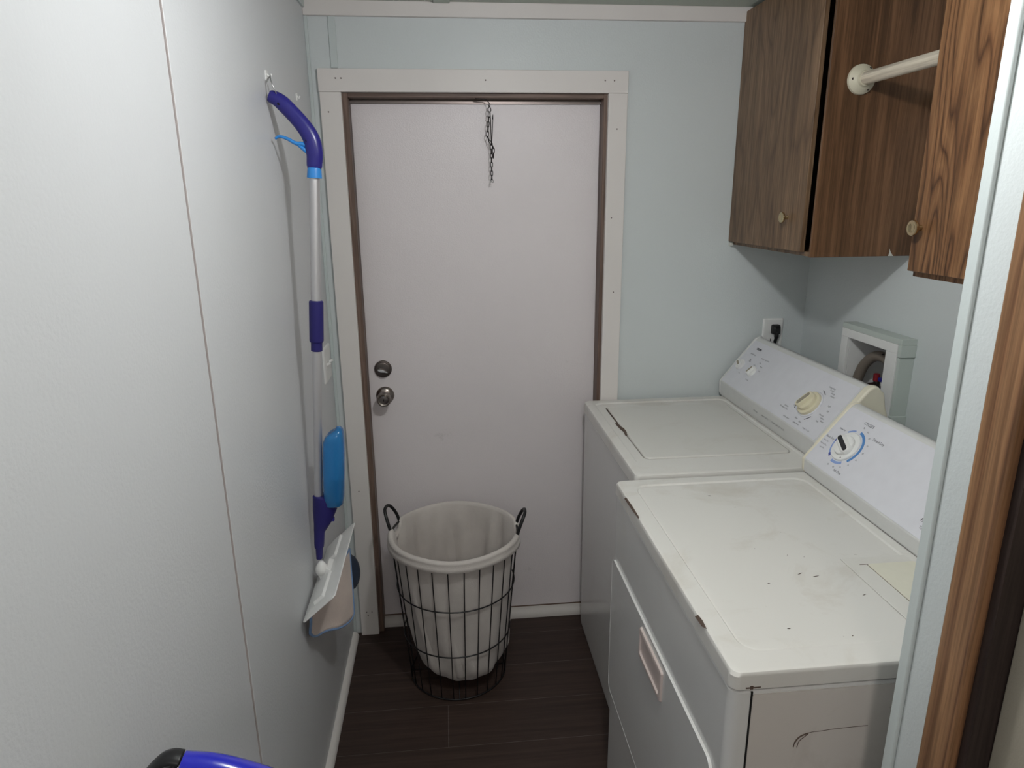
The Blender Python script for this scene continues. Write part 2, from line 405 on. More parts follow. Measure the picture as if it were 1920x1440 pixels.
# knob
kx, kz = .168, .937
bm = B(); lathe(bm, [(.0325, 0), (.0325, .003), (.030, .008), (.022, .013), (.014, .015), (.0125, .03), (.014, .036)], (kx, DY, kz), (0, -1, 0), 36)
rs = obj('rosette', bm, 'nickel', d1, smooth=True, autos=35)
bm = B(); lathe(bm, [(.0125, .030), (.019, .034), (.025, .044), (.026, .054), (.0235, .064), (.021, .066), (.0205, .0635), (.015, .061), (.0145, .064), (.008, .065), (0, .065)], (kx, DY, kz), (0, -1, 0), 36)
kn = obj('door_knob', bm, 'nickel', d1, smooth=True, autos=35)
bm = B(); box(bm, kx - .001, kx + .001, DY - .0665, DY - .0645, kz - .004, kz + .004); obj('keyhole', bm, 'hole', kn)

# ------------------------------------------------------------------ security chain hanging from the head jamb
ch = thing('security_chain', 'dark metal door chain with spring hook hanging from top of door frame', 'chain', (.558, .01, 1.925))
bm = B(); tube(bm, bez([(.512, .006, 1.9235), (.53, .006, 1.922), (.545, .006, 1.921), (.553, .004, 1.914), (.559, .004, 1.904), (.554, .004, 1.896), (.553, .004, 1.888), (.557, .004, 1.883), (.562, .004, 1.888), (.560, .004, 1.896), (.553, .004, 1.906)], 5), .0014, 8)
obj('screw_hook', bm, 'iron', ch, smooth=True)
bm = B(); tube(bm, [(.5585, .006, 1.884), (.5605, .006, 1.86), (.562, .006, 1.80), (.5615, .006, 1.782)], .0016, 8)
tube(bm, bez([(.5615, .006, 1.784), (.564, .006, 1.80), (.567, .006, 1.85), (.568, .006, 1.868)], 4), .0012, 8)
tube(bm, [(.567, .006, 1.862), (.568, .006, 1.876)], [.0022, .0012], 8)
obj('door_chain_rod', bm, 'iron', ch, smooth=True)
def link(bm, p, q, wdt, rot, rad=.00125):
    p, q = Vector(p), Vector(q); d = (q - p); L = d.length; d.normalize()
    s = Vector((cos(rot), sin(rot), 0)); s = (s - d * s.dot(d)).normalized(); h = wdt / 2
    pts = []
    for k in range(5): a = PI * k / 4; pts.append(q - d * h + s * h * cos(a) + d * h * sin(a))
    for k in range(5): a = PI + PI * k / 4; pts.append(p + d * h + s * h * cos(a) + d * h * sin(a))
    tube(bm, pts, rad, 6, closed=True)
def chain_run(path, name, ll=.0165):
    bm = B(); P = [Vector(p) for p in path]; tot = sum((b - a).length for a, b in zip(P, P[1:])); n = max(1, round(tot / (ll * .86)))
    def at(s):
        for a, b in zip(P, P[1:]):
            l = (b - a).length
            if s <= l: return a + (b - a) * (s / l)
            s -= l
        return P[-1]
    for i in range(n):
        a, b = at(tot * i / n), at(tot * (i + 1) / n); e = (b - a) * .1
        link(bm, a - e, b + e, .0066, .35 + (i % 2) * PI / 2 * .9)
    obj(name, bm, 'iron', ch, smooth=True)
chain_run([(.557, .007, 1.883), (.553, .008, 1.85), (.549, .008, 1.803), (.560, .009, 1.792), (.569, .010, 1.778), (.568, .010, 1.744)], 'chain')
chain_run([(.5615, .008, 1.784), (.562, .009, 1.74), (.562, .010, 1.69), (.562, .010, 1.676)], 'chain')
bm = B(); tube(bm, [(.562, .010, 1.684), (.558, .010, 1.672), (.5565, .010, 1.667), (.561, .010, 1.668), (.562, .010, 1.684), (.566, .010, 1.672), (.568, .010, 1.668), (.563, .010, 1.667)], .001, 6)
obj('end_clip', bm, 'iron', ch, smooth=True)

# ------------------------------------------------------------------ wall switch, outlet
sw = thing('light_switch', 'white two toggle light switch plate on left wall behind the mop', 'light switch', (0, -.11, 1.10))
bm = B(); loft(bm, [[(h, y, z) for y, z in rrect(-.168 + i, -.052 - i, 1.043 + i, 1.158 - i, .005)] for h, i in ((.0, 0), (.003, 0), (.0055, .003), (.006, .006))])
pl = obj('switch_plate', bm, 'whiteplastic', sw, smooth=True, autos=40)
for y in (-.133, -.087):
    bm = B(); box(bm, .004, .0065, y - .006, y + .006, 1.088, 1.113); tg0 = obj('toggle_collar', bm, 'whiteplastic', pl)
    bm = B(); tube(bm, [(.005, y, 1.100), (.018, y, 1.107)], [.0048, .0036], 8, flat=.8); obj('toggle', bm, 'whiteplastic', sw, smooth=True, autos=40)
ou = thing('wall_outlet', 'white duplex outlet plate on back wall above washer', 'outlet', (1.572, 0, 1.13))
OX = 1.572
bm = B(); loft(bm, [[(x, -h, z) for x, z in rrect(OX - .038 + i, OX + .038 - i, 1.068 + i, 1.190 - i, .004)] for h, i in ((.0, 0), (.003, 0), (.0055, .003), (.006, .006))])
obj('outlet_plate', bm, 'whiteplastic', ou, smooth=True, autos=40)
for z in (1.149, 1.109):
    bm = B(); loft(bm, [[(OX + x, -h, z + zz) for x, zz in rrect(-.016, .016, -.0135, .0135, .010)] for h in (.0055, .0075)]); rc = obj('receptacle', bm, 'whiteplastic', ou)
    bm = B(); box(bm, OX - .0085, OX - .006, -.0082, -.007, z - .002, z + .008); box(bm, OX + .006, OX + .0085, -.0082, -.007, z - .002, z + .007); box(bm, OX - .002, OX + .002, -.0082, -.007, z - .010, z - .006)
    obj('slot', bm, 'hole', rc)
pg = thing('power_plug', 'black washer plug and cord in the white wall outlet', 'plug', (OX + .004, -.02, 1.14))
bm = B(); loft(bm, [[(OX + .006 + x * s, -h, 1.152 + z * s + dz) for x, z in rrect(-.015, .015, -.017, .017, .006)] for h, s, dz in ((.0076, 1, 0), (.018, 1, 0), (.026, .8, -.003), (.030, .5, -.006))])
obj('plug_body', bm, 'black', pg, smooth=True, autos=50)
bm = B(); tube(bm, bez([(OX + .006, -.021, 1.145), (OX + .006, -.024, 1.125), (OX + .005, -.016, 1.10), (OX + .003, -.011, 1.06), (OX + .01, -.009, .98), (OX + .03, -.009, .80)], 5), [.010] * 2 + [.008] * 4 + [.006] * 4 + [.0042] * 16, 10)
obj('cord', bm, 'black', pg, smooth=True)

# ------------------------------------------------------------------ wall hooks
def small_hook(name, label, y, z, s=1):
    t = thing(name, label, 'hook', (0, y, z))
    bm = B(); loft(bm, [[(h, y + a * s, z + b * s) for a, b in rrect(-.008, .008, -.016, .016, .005)] for h in (0, .0035)])
    obj('hook_base', bm, 'whiteplastic', t, smooth=True, autos=40)
    bm = B(); tube(bm, bez([(.003, y, z + .006 * s), (.010 * s, y, z - .004 * s), (.014 * s, y, z - .002 * s), (.016 * s, y, z + .006 * s)], 5), .0022, 8)
    obj('hook_prong', bm, 'whiteplastic', t, smooth=True)
    return t
small_hook('wall_hook', 'small white adhesive hook on left wall holding the mop', -.560, 1.896, .8)
small_hook('wall_hook', 'small empty white hook on left wall near the corner', -.222, 1.895, .6)

# ------------------------------------------------------------------ spray mop
MY = -.58
mp = thing('spray_mop', 'blue and silver spray mop hanging on left wall beside the door', 'mop', (.03, MY, .63))
bm = B(); tube(bm, bez([(.012, -.566, 1.896), (.007, MY, 1.880), (.011, MY + .003, 1.853), (.024, MY - .002, 1.849), (.026, MY - .010, 1.856), (.018, MY - .012, 1.880), (.012, -.566, 1.896)], 6), .0013, 6)
obj('hanging_wire', bm, 'steel', mp, smooth=True)
hp = bez([(.008, MY, 1.851), (.030, MY, 1.840), (.055, MY, 1.815), (.079, MY, 1.786), (.095, MY, 1.757), (.1000, MY, 1.725), (.0978, MY, 1.702), (.0962, MY, 1.684)], 6)
hr = [.0125 + .0035 * min(1, i / 8) + .002 * math.exp(-((i - 26) / 9) ** 2) for i in range(len(hp))]
hr = [x * 1.12 for x in hr]; hr[0] = .0125; hr[1] = .0145; hr[-1] = .0140; hr[-2] = .0150; hr[-3] = .0166; hr[-4] = .0172
bm = B(); tube(bm, hp, hr, 16, flat=.78, upv=(0, 1, 0)); hd = obj('handle', bm, 'navy', mp, smooth=True, autos=60)
for (x, z) in ((.030, 1.832), (.086, 1.752)):
    bm = B(); lathe(bm, [(.0032, -.004), (.0032, 0.0004), (.0, .0005)], (x, MY - .0125, z), (0, -1, 0), 12); obj('screw_hole', bm, 'hole', hd)
bm = B()
tp = bez([(.012, MY, 1.757), (.022, MY, 1.762), (.040, MY, 1.757), (.058, MY, 1.747), (.074, MY, 1.745), (.092, MY, 1.738)], 5)
tube(bm, tp, [.0028 + .0032 * (i / len(tp)) for i in range(len(tp))], 10, flat=1.2, upv=(0, 1, 0))
tube(bm, [(.060, MY, 1.747), (.090, MY, 1.722)], [.004, .006], 10)
obj('trigger', bm, 'skyblue', mp, smooth=True)
def mopx(z):  # pole axis
    return .0965 + (z - 1.69) * (.0965 - .0345) / (1.69 - .83)
def P(z): return (mopx(z), MY, z)
ax = Vector(P(1.7)) - Vector(P(.8))
bm = B(); lathe(bm, [(.0175, 0), (.0178, .002), (.0160, .022), (.0145, .024)], P(1.668), ax, 24); obj('collar', bm, 'skyblue', mp, smooth=True, autos=40)
bm = B(); tube(bm, [P(1.675), P(1.35)], .0125, 20); obj('upper_pole', bm, 'aluminium', mp, smooth=True, autos=40)
bm = B(); lathe(bm, [(.0125, 0), (.0143, .001), (.0143, .022), (.0165, .024), (.0178, .028), (.0178, .125), (.0172, .128), (.0125, .130)], P(1.245), ax, 24); obj('joint_sleeve', bm, 'navy_matte', mp, smooth=True, autos=35)
bm = B(); tube(bm, [P(1.25), P(.82)], .0112, 20); obj('lower_pole', bm, 'aluminium', mp, smooth=True, autos=40)
# bottle holder and nozzle body
bm = B(); loops = []
for z, dx, rx, ry in ((.845, .000, .0125, .016), (.843, .020, .036, .024), (.83, .021, .037, .026), (.80, .016, .032, .024), (.765, .010, .024, .021), (.745, .004, .018, .018), (.735, .001, .0145, .0155), (.70, .0, .0135, .0145), (.690, .0, .0125, .0135), (.688, .0, .010, .010), (.655, 0, .0085, .009)):
    cx = mopx(z) + dx; loops.append([(cx + rx * cos(2 * PI * k / 20), MY + ry * sin(2 * PI * k / 20) * 1, z) for k in range(20)])
loft(bm, loops); hl = obj('bottle_holder', bm, 'navy_matte', mp, smooth=True, autos=45)
bm = B(); box(bm, mopx(.8) + .028, mopx(.8) + .040, MY - .006, MY + .006, .768, .777); obj('spray_nozzle', bm, 'navy', hl, bevel=.001)
bm = B(); loops = []
for z, a, s in ((.815, .7, 0), (.82, .9, 0), (.84, 1, 0), (.92, 1.05, 0), (1.0, 1.0, 0), (1.013, .95, .004), (1.022, .86, .010), (1.028, .66, .014), (1.030, .3, .016)):
    cx = mopx(z) + .0415
    loops.append([(cx + .0275 * a * math.copysign(abs(cos(t)) ** .7, cos(t)), MY - .0 + .031 * a * math.copysign(abs(sin(t)) ** .8, sin(t)), z + s * 0 + .010 * (cos(t) if z > 1.0 else 0)) for t in [2 * PI * k / 28 for k in range(28)]])
loft(bm, loops); bt = obj('bottle', bm, 'bottle', mp, smooth=True, autos=60)
bm = B(); lathe(bm, [(.014, 0), (.014, .02), (.010, .022), (.010, .045), (0, .047)], (mopx(.84) + .045, MY, .845), ax, 18); obj('bottle_cap', bm, 'navy_matte', bt, smooth=True, autos=40)
# ball joint and head plate
bm = B(); lathe(bm, [(0, -.021), (.010, -.018), (.0155, -.009), (.017, 0), (.0155, .009), (.011, .017), (.006, .024), (0, .026)], (.029, -.600, .632), ax, 24); obj('swivel_joint', bm, 'whiteplastic', mp, smooth=True)
Cc, Dd, Aa, Bb = Vector((.006, -.775, .583)), Vector((.006, -.385, .583)), Vector((.094, -.384, .664)), Vector((.094, -.782, .662))
nrm = (Dd - Cc).cross(Aa - Dd).normalized()
if nrm.z < 0: nrm = -nrm
def pq(u, v, h=0):  # u along the wall edge toward the door, v outwards
    a = Cc.lerp(Dd, u); b = Bb.lerp(Aa, u); return a.lerp(b, v) + nrm * h
def ploop(i, h, c=.06):
    r = []
    for u, v in ((i * .3 + c * .3, i), (1 - i * .3 - c * .3, i), (1 - i * .3, i + c), (1 - i * .3, 1 - i - c), (1 - i * .3 - c * .3, 1 - i), (i * .3 + c * .3, 1 - i), (i * .3, 1 - i - c), (i * .3, i + c)): r.append(pq(u, v, h))
    return r
bm = B(); loft(bm, [ploop(0, -.004), ploop(0, -.001), ploop(.02, 0), ploop(.20, .004), ploop(.24, .004)]); hp_ = obj('head_plate', bm, 'whiteplastic', mp, bevel=.001)
bm = B(); 
lp = lambda i0, i1, j0, j1, h: [pq(u, v, h) for u, v in ((i0, j0), (i1, j0), (i1, j1), (i0, j1))]
for q0, q1 in ((.08, .40), (.60, .92)):
    bm = B(); loft(bm, [lp(q0, q1, .34, .66, .003), lp(q0 + .01, q1 - .01, .36, .64, .010), lp(q0 + .02, q1 - .02, .38, .62, .0115)]); obj('plate_rib', bm, 'whiteplastic', hp_, bevel=.0015)
bm = B(); loft(bm, [lp(.42, .58, .25, .6, .003), lp(.43, .57, .28, .56, .016), lp(.45, .55, .32, .52, .018)]); obj('hinge_block', bm, 'whiteplastic', hp_, bevel=.002)
# pad hanging below the plate
bm = B(); nu, nv = 22, 14; T = []
tl_, tr_, br_, bl_ = Vector((.022, -.74, .585)), Vector((.080, -.43, .595)), Vector((.092, -.51, .398)), Vector((.010, -.72, .496))
for side in (0, 1):
    G = []
    for i in range(nu + 1):
        row = []
        for j in range(nv + 1):
            u, v = i / nu, j / nv
            p = tl_.lerp(tr_, u).lerp(bl_.lerp(br_, u), v)
            # rounded lower corners
            cu = abs(u - .5) * 2
            p.z += (cu ** 8) * .022 * max(0, v - .4) / .6
            w = .006 * sin(u * 9 + v * 2) * (.3 + v) + .004 * sin(v * 7 - u * 3)
            p += Vector((.2, -.9, .1)).normalized() * (w - side * .006)
            row.append(bm.verts.new(p))
        G.append(row)
    for i in range(nu):
        for j in range(nv): bm.faces.new((G[i][j], G[i + 1][j], G[i + 1][j + 1], G[i][j + 1]))
    T.append(G)
def edge_idx(): return [(i, 0) for i in range(nu)] + [(nu, j) for j in range(nv)] + [(i, nv) for i in range(nu, 0, -1)] + [(0, j) for j in range(nv, 0, -1)]
E_ = edge_idx(); rim = []
for a, b in zip(E_, E_[1:] + E_[:1]): bm.faces.new((T[0][a[0]][a[1]], T[0][b[0]][b[1]], T[1][b[0]][b[1]], T[1][a[0]][a[1]]))
for a in E_: rim.append((T[0][a[0]][a[1]].co + T[1][a[0]][a[1]].co) / 2)
pad = obj('mop_pad', bm, 'padcloth', mp, smooth=True)
bm = B(); tube(bm, rim, .0038, 8, closed=True); obj('pad_edging', bm, 'padedge', pad, smooth=True)
bm = B(); G = []
for i in range(9):
    row = []
    for j in range(11):
        a = i / 8; v = j / 10
        wv = math.sqrt(max(.02, 1 - (2 * v - 1) ** 2))
        x = .066 + .038 * sin(a * PI * .62) * wv; y = -.435 + .05 * a - .03 * v; z = .578 - .115 * v - .02 * a
        row.append(bm.verts.new((x, y, z)))
    G.append(row)
for i in range(8):
    for j in range(10): bm.faces.new((G[i][j], G[i + 1][j], G[i + 1][j + 1], G[i][j + 1]))
bmesh.ops.solidify(bm, geom=bm.faces[:], thickness=.005)
obj('pad_back_flap', bm, 'paddark', pad, smooth=True)

# ------------------------------------------------------------------ laundry basket
BX, BY0, BR0 = .397, -.2415, .166
RX, RY, RR, RH = .399, -.2532, .212, .547
bk = thing('laundry_basket', 'round black wire laundry basket with grey cloth liner on the floor', 'laundry basket', (BX, BY0, 0))
def bc(z, k=1.0):
    t = z / RH; return BX + (RX - BX) * t, BY0 + (RY - BY0) * t, (BR0 + (RR - BR0) * t)
def ring(z, rad, dr=0):
    cx, cy, R = bc(z); bm = B(); tube(bm, [(cx + (R + dr) * cos(2 * PI * k / 64), cy + (R + dr) * sin(2 * PI * k / 64), z) for k in range(64)], rad, 8, closed=True); return bm
obj('rim_ring', ring(RH - .004, .0038), 'blackwire', bk, smooth=True)
for z in (.363, .183): obj('wire_ring', ring(z, .0022, .0025), 'blackwire', bk, smooth=True)
obj('base_ring', ring(.004, .0030), 'blackwire', bk, smooth=True)
NW = 26
wire_dirs = [2 * PI * (k + .5) / NW - PI / 2 + .0 for k in range(NW)]
for k, a in enumerate(wire_dirs):
    bm = B(); pts = []
    for z in (.003, .1, .2, .3, .4, .5, RH - .004):
        cx, cy, R = bc(z); pts.append((cx + R * cos(a), cy + R * sin(a), z))
    tube(bm, pts, .0019, 6); obj('upright_wire', bm, 'blackwire', bk, smooth=True)
bm = B()
for k in (0,):
    d = k * .045; h = math.sqrt(max(0, BR0 ** 2 - d * d)); tube(bm, [(BX + d, BY0 - h, .003), (BX + d, BY0 + h, .003)], .0017, 6); tube(bm, [(BX - h, BY0 + d, .0035), (BX + h, BY0 + d, .0035)], .0017, 6)
obj('base_grid', bm, 'blackwire', bk, smooth=True)
# liner: double walled cloth bag
bm = B(); NA = 120
HA = (math.radians(164), math.radians(-4))
def notch(a):
    return max(0, 1 - min(abs((a - h + PI) % (2 * PI) - PI) for h in HA) / .16) ** .35 if min(abs((a - h + PI) % (2 * PI) - PI) for h in HA) < .16 else 0
def lr(a, z, inner):
    cx, cy, R = bc(z); sag = max(0, (.40 - z) / .40)
    f = .002 * sin(7 * a + 11 * z) + .003 * sin(4 * a - 6 * z + 1) * (1 - z / RH + .3) + .0022 * sin(13 * a + 3 * z) + .006 * math.exp(-((z - .10) / .06) ** 2) * sin(6 * a + 25 * z)
    if inner: f += .007 * sin(11 * a + 2 * sin(5 * z)) + .0035 * sin(19 * a + 1.3 + 2 * z) + .005 * sin(3 * a + 9 * z)
    base = R - .006 - .004 * sag
    # the bag slumps toward the right hand side away from the wires
    cx += .020 * sag; base -= .014 * sag ** 1.4
    if z < .15: base *= max(.0, 1 - ((.15 - z) / .1425) ** 4) ** .5
    return cx + (base + f * min(1, base / .1)) * cos(a), cy + (base + f * min(1, base / .1)) * sin(a)
prof = []
zs_out = [.008, .012, .020, .030, .042, .058, .07, .09, .11, .14, .17, .2, .24, .28, .32, .36, .40, .44, .48, .51, .53]
loops = []
for z in zs_out: loops.append([(*lr(2 * PI * k / NA, z, False), z) for k in range(NA)])
# cuff over the rim
for dr, dz in ((-.003, -.012), (.008, -.030), (.0115, -.028), (.0105, -.015), (.006, -.007), (.0085, -.002), (.005, .004), (-.002, .007), (-.008, .004), (-.011, -.006)):
    lp_ = []
    for k in range(NA):
        a = 2 * PI * k / NA; z = RH + dz + .0015 * sin(5 * a) ; cx, cy, R = bc(RH); n_ = notch(a)
        zz = z - n_ * .045 if dz > -.035 else z
        d = dr * (1 - .6 * n_) - n_ * .006
        lp_.append((cx + (R + d) * cos(a), cy + (R + d) * sin(a), zz))
    loops.append(lp_)
for z in [.50, .46, .42, .38, .33, .28, .22, .17, .13, .10, .08, .070]:
    lp_ = []
    for k in range(NA):
        a = 2 * PI * k / NA; x, y = lr(a, z, True); cx, cy, R = bc(z)
        lp_.append((cx + .026 * max(0, (.40 - z) / .40) + (x - cx - .026 * max(0, (.40 - z) / .40)) * .955, cy + (y - cy) * .955, z))
    loops.append(lp_)
loft(bm, loops); obj('cloth_liner', bm, 'canvas', bk, smooth=True)
for h in HA:
    cx, cy, R = bc(RH); bm = B(); c0 = Vector((cx, cy, RH - .004)); rd = Vector((cos(h), sin(h), 0)); tg = Vector((-sin(h), cos(h), 0)); up = Vector((0, 0, 1))
    pts = []
    for s, o_, z in ((-.042, 0, 0), (-.040, .008, .028), (-.030, .018, .056), (-.014, .024, .070), (.014, .024, .070), (.030, .018, .056), (.040, .008, .028), (.042, 0, 0)):
        pts.append(c0 + rd * (math.sqrt(R * R - s * s) + o_) + tg * s + up * z)
    tube(bm, bez(pts, 5), .0055, 10); obj('handle', bm, 'black', bk, smooth=True)

# ------------------------------------------------------------------ appliances
def face_matrix(a, b, y0, u, v, h=0):
    d = Vector((b[0] - a[0], 0, b[1] - a[1])).normalized(); X = Vector((0, -1, 0)); n = X.cross(d)
    o = Vector((a[0], y0, a[1])) + d * v + X * u + n * h
    return Matrix(((X.x, d.x, n.x, o.x), (X.y, d.y, n.y, o.y), (X.z, d.z, n.z, o.z), (0, 0, 0, 1)))
def ngon_xf(bm, Mx, pts2, h0, h1):
    a = [bm.verts.new(Mx @ Vector((x, y, h0))) for x, y in pts2]; b = [bm.verts.new(Mx @ Vector((x, y, h1))) for x, y in pts2]; n = len(pts2)
    for k in range(n): bm.faces.new((a[k], a[(k + 1) % n], b[(k + 1) % n], b[k]))
    bm.faces.new(a[::-1]); bm.faces.new(b)
def arc(bm, Mx, r0, r1, a0, a1, h=.0006, n=24):
    A = [math.radians(a0 + (a1 - a0) * k / n) for k in range(n + 1)]
    ngon_xf(bm, Mx, [(r1 * cos(t), r1 * sin(t)) for t in A] + [(r0 * cos(t), r0 * sin(t)) for t in reversed(A)], 0, h)
def disc(bm, Mx, prof, n=32):
    lathe_m(bm, Mx, prof, n)
def lathe_m(bm, Mx, prof, n=32):
    rings = []
    for r, h in prof:
        rings.append([bm.verts.new(Mx @ Vector((r * cos(2 * PI * k / n), r * sin(2 * PI * k / n), h))) for k in range(n)])
    for a, b in zip(rings, rings[1:]):
        for k in range(n): bm.faces.new((a[k], a[(k + 1) % n], b[(k + 1) % n], b[k]))
    bm.faces.new(rings[0][::-1]); bm.faces.new(rings[-1])
def grip(bm, Mx, L, W, H, ang, taper=.7, off=(0, 0), h0=0):
    """bar across a dial: rounded bar that narrows upwards"""
    c, s = cos(ang), sin(ang)
    def P2(x, y, h): return Mx @ Vector((off[0] + x * c - y * s, off[1] + x * s + y * c, h))
    lo = rrect(-L / 2, L / 2, -W / 2, W / 2, W * .45, 5)
    loops = []
    for k, (sx, sy, h) in enumerate(((1, 1, h0), (.98, .9, h0 + H * .5), (.95, taper, h0 + H * .92), (.90, taper * .8, h0 + H))): loops.append([P2(x * sx, y * sy, h) for x, y in lo])
    loft(bm, loops)

def words(s, size, Mx, mat, par, name='printed_word'):
    bm = B(); text_bm(bm, s, size, Mx); return obj(name, bm, mat, par)
def arc_part(Mx, r0, r1, a0, a1, mat, par, h=.0006, name='printed_arc'):
    bm = B(); arc(bm, Mx, r0, r1, a0, a1, h); return obj(name, bm, mat, par)

# ---- washer
wx0, wx1, wy0, wy1, wz = .876, 1.615, -.705, -.022, .914
ws = thing('washing_machine', 'white top loading washer with cream timer knob, beside back wall', 'washing machine', ((wx0 + wx1) / 2, (wy0 + wy1) / 2, 0))
bm = B(); loft(bm, rloops([(wx0 + .006, wx1, wy0 + .004, wy1 - .004, .012, .004), (wx0 + .004, wx1, wy0 + .002, wy1 - .002, .014, .02), (wx0 + .004, wx1, wy0 + .002, wy1 - .002, .014, .868), (wx0 + .006, wx1, wy0 + .004, wy1 - .004, .014, .870)]))
obj('cabinet_body', bm, 'enamel', ws, smooth=True, autos=40)
bm = B(); box(bm, wx0 + .012, wx1 - .01, wy0 + .012, wy1 - .012, .0, .006); obj('base', bm, 'black', ws)
lx0, lx1, ly0, ly1 = .938, 1.362, -.592, -.118
bm = B(); loft(bm, rloops([
    (wx0 + .012, wx1, wy0 + .010, wy1 - .008, .012, .866), (wx0 + .012, wx1, wy0 + .010, wy1 - .008, .012, .8738), (wx0, wx1, wy0, wy1, .014, .876), (wx0, wx1, wy0, wy1, .014, wz - .012),
    (wx0 + .003, wx1 - .003, wy0 + .003, wy1 - .003, .014, wz - .004), (wx0 + .010, wx1 - .01, wy0 + .010, wy1 - .010, .014, wz),
    (lx0 - .034, 1.380, ly0 - .050, ly1 + .054, .030, wz + .0006), (lx0 - .030, 1.3765, ly0 - .046, ly1 + .050, .030, wz - .0034), (lx0 - .026, 1.374, ly0 - .042, ly1 + .046, .030, wz - .0030),
    (lx0 - .004, lx1 + .004, ly0 - .004, ly1 + .004, .020, wz - .003), (lx0 - .003, lx1 + .003, ly0 - .003, ly1 + .003, .020, wz - .014)], 8), cap1=True)
obj('top_panel', bm, 'enamel_top', ws, smooth=True, autos=30)
bm = B(); loft(bm, rloops([(lx0, lx1, ly0, ly1, .018, wz - .013), (lx0, lx1, ly0, ly1, .018, wz - .003), (lx0 + .002, lx1 - .002, ly0 + .002, ly1 - .002, .018, wz), (lx0 + .006, lx1 - .006, ly0 + .006, ly1 - .006, .018, wz + .001)], 8))
ld = obj('lid', bm, 'enamel_lid', ws, smooth=True, autos=30)
def splat(name, pts, z, par, mat='rust', th=.0006):
    bm = B(); a = [bm.verts.new((x, y, z)) for x, y in pts]; b = [bm.verts.new((x, y, z + th)) for x, y in pts]; n = len(pts)
    for k in range(n): bm.faces.new((a[k], a[(k + 1) % n], b[(k + 1) % n], b[k]))
    bm.faces.new(a[::-1]); bm.faces.new(b); return obj(name, bm, mat, par)
splat('rust_chip', [(.928, -.285), (.934, -.290), (.938, -.325), (.944, -.340), (.942, -.372), (.936, -.400), (.931, -.395), (.935, -.365), (.930, -.335)], wz - .0025, ws, 'rust', .003)
splat('rust_chip', [(.935, -.12), (.9385, -.122), (.938, -.28), (.9355, -.28)], wz - .0045, ws, 'rust', .003)
for x, y in ((1.05, -.7053), (1.03, -.7053), (1.36, -.7053), (1.0, -.7053)):
    bm = B(); box(bm, x - .004, x + .003, y - .0003, y + .001, .892, .895); obj('rust_chip', bm, 'rust', ws)
# console
a_, b_ = (1.378, .972), (1.500, 1.122)
cp = [(1.388, wz + .0005), (1.380, .930), a_, b_, (1.508, 1.128), (1.520, 1.127), (1.540, 1.108), (1.548, 1.07), (1.575, 1.0), (1.612, .985), (1.612, wz + .0005)]
bm = B(); prism(bm, cp, -.680, -.030); co_ = obj('console', bm, 'console_band', ws, bevel=.003)
bm = B(); Mf = face_matrix(a_, b_, -.030, 0, 0); ngon_xf(bm, Mf, rrect(.004, .640, .004, .188, .006), -.0005, .0012); fp = obj('control_panel', bm, 'console', ws)
def cap_prof(g): 
    cx_, cz_ = 1.49, 1.02
    return [(x + (g if x > 1.5 else -g) * (0 if z < .92 else 1), z + (g if z > 1.05 else 0)) for x, z in cp]
bm = B(); prism(bm, cap_prof(.003), -.703, -.676); obj('end_cap', bm, 'cream', co_, bevel=.006, seg=3)
bm = B(); prism(bm, cap_prof(.0025), -.034, -.022); obj('end_cap', bm, 'console_band', co_, bevel=.004, seg=3)
Y0 = -.020
Fm = lambda u, v, h=.0016: face_matrix(a_, b_, Y0, u, v, h)
words('WATER LEVEL', .0062, Fm(.072, .138), 'ink', fp); words('WASH / RINSE TEMP', .0062, Fm(.163, .139), 'ink', fp)
for u, v, s in ((.082, .118, 'Max'), (.086, .112, 'High'), (.082, .058, 'Min'), (.150, .122, 'Hot'), (.172, .112, 'Warm'), (.180, .096, 'Cold'), (.155, .051, 'Normal'), (.128, .108, 'Cool'),
                (.554, .154, 'Heavy Duty'), (.562, .147, 'Cotton'), (.575, .140, 'Heavy'), (.582, .132, 'Normal'), (.600, .105, 'Light'), (.610, .090, 'Off'),
                (.600, .073, 'Normal'), (.612, .066, 'Cotton'), (.620, .058, 'Casual'), (.604, .052, 'Knit'), (.440, .046, 'Delicate'), (.435, .038, 'Permanent Press'), (.470, .060, 'Off'), (.520, .030, 'Rinse'), (.545, .026, 'Spin')):
    words(s, .0068, Fm(u, v), 'ink', fp)
for u, s in ((.478, 'EXTRA RINSE'), (.535, 'SUPER WASH'), (.590, 'TIMER CYCLES')): words(s, .0055, Fm(u, .016), 'ink', fp)
for r, a0, a1 in ((.0515, 55, 80), (.0515, 185, 218), (.056, -55, -32)): arc_part(Fm(.520, .085, .001), r, r + .0015, a0, a1, 'ink_dark', fp, .0012)
bm = B(); ngon_xf(bm, Fm(.081, .163, .001), [(-.016, -.0035), (.016, -.0035), (.016, .0035), (-.016, .0035)], 0, .0008); lg = obj('logo_plate', bm, 'ink_dark', fp)
bm = B(); text_bm(bm, 'Kenmore', .0072, Fm(.081, .163, .0020)); obj('logo_lettering', bm, 'console', fp)
bA, bB = (1.380, .930), a_
Lm = lambda u, v: face_matrix(bA, bB, Y0, u, v, .0006)
for s, u in (('80 Series', .300), ('HEAVY DUTY', .365), ('SUPER CAPACITY PLUS', .450)): words(s, .0075, Lm(u, .018), 'ink', co_)
for u, v, ang in ((.052, .086, -.35), (.146, .084, 1.2)):
    Mk = Fm(u, v, .001); bm = B(); lathe_m(bm, Mk, [(.0195, 0), (.0195, .005), (.0185, .008), (.016, .009)]); k1 = obj('selector_knob', bm, 'whiteplastic', ws, smooth=True, autos=40)
    bm = B(); grip(bm, Mk, .035, .016, .008, ang, .8, h0=.008); obj('knob_grip', bm, 'whiteplastic', k1, smooth=True, autos=50)
    bm = B(); grip(bm, Mk, .027, .0085, .0006, ang, .9, h0=.0159); obj('knob_insert', bm, 'taupe', k1)
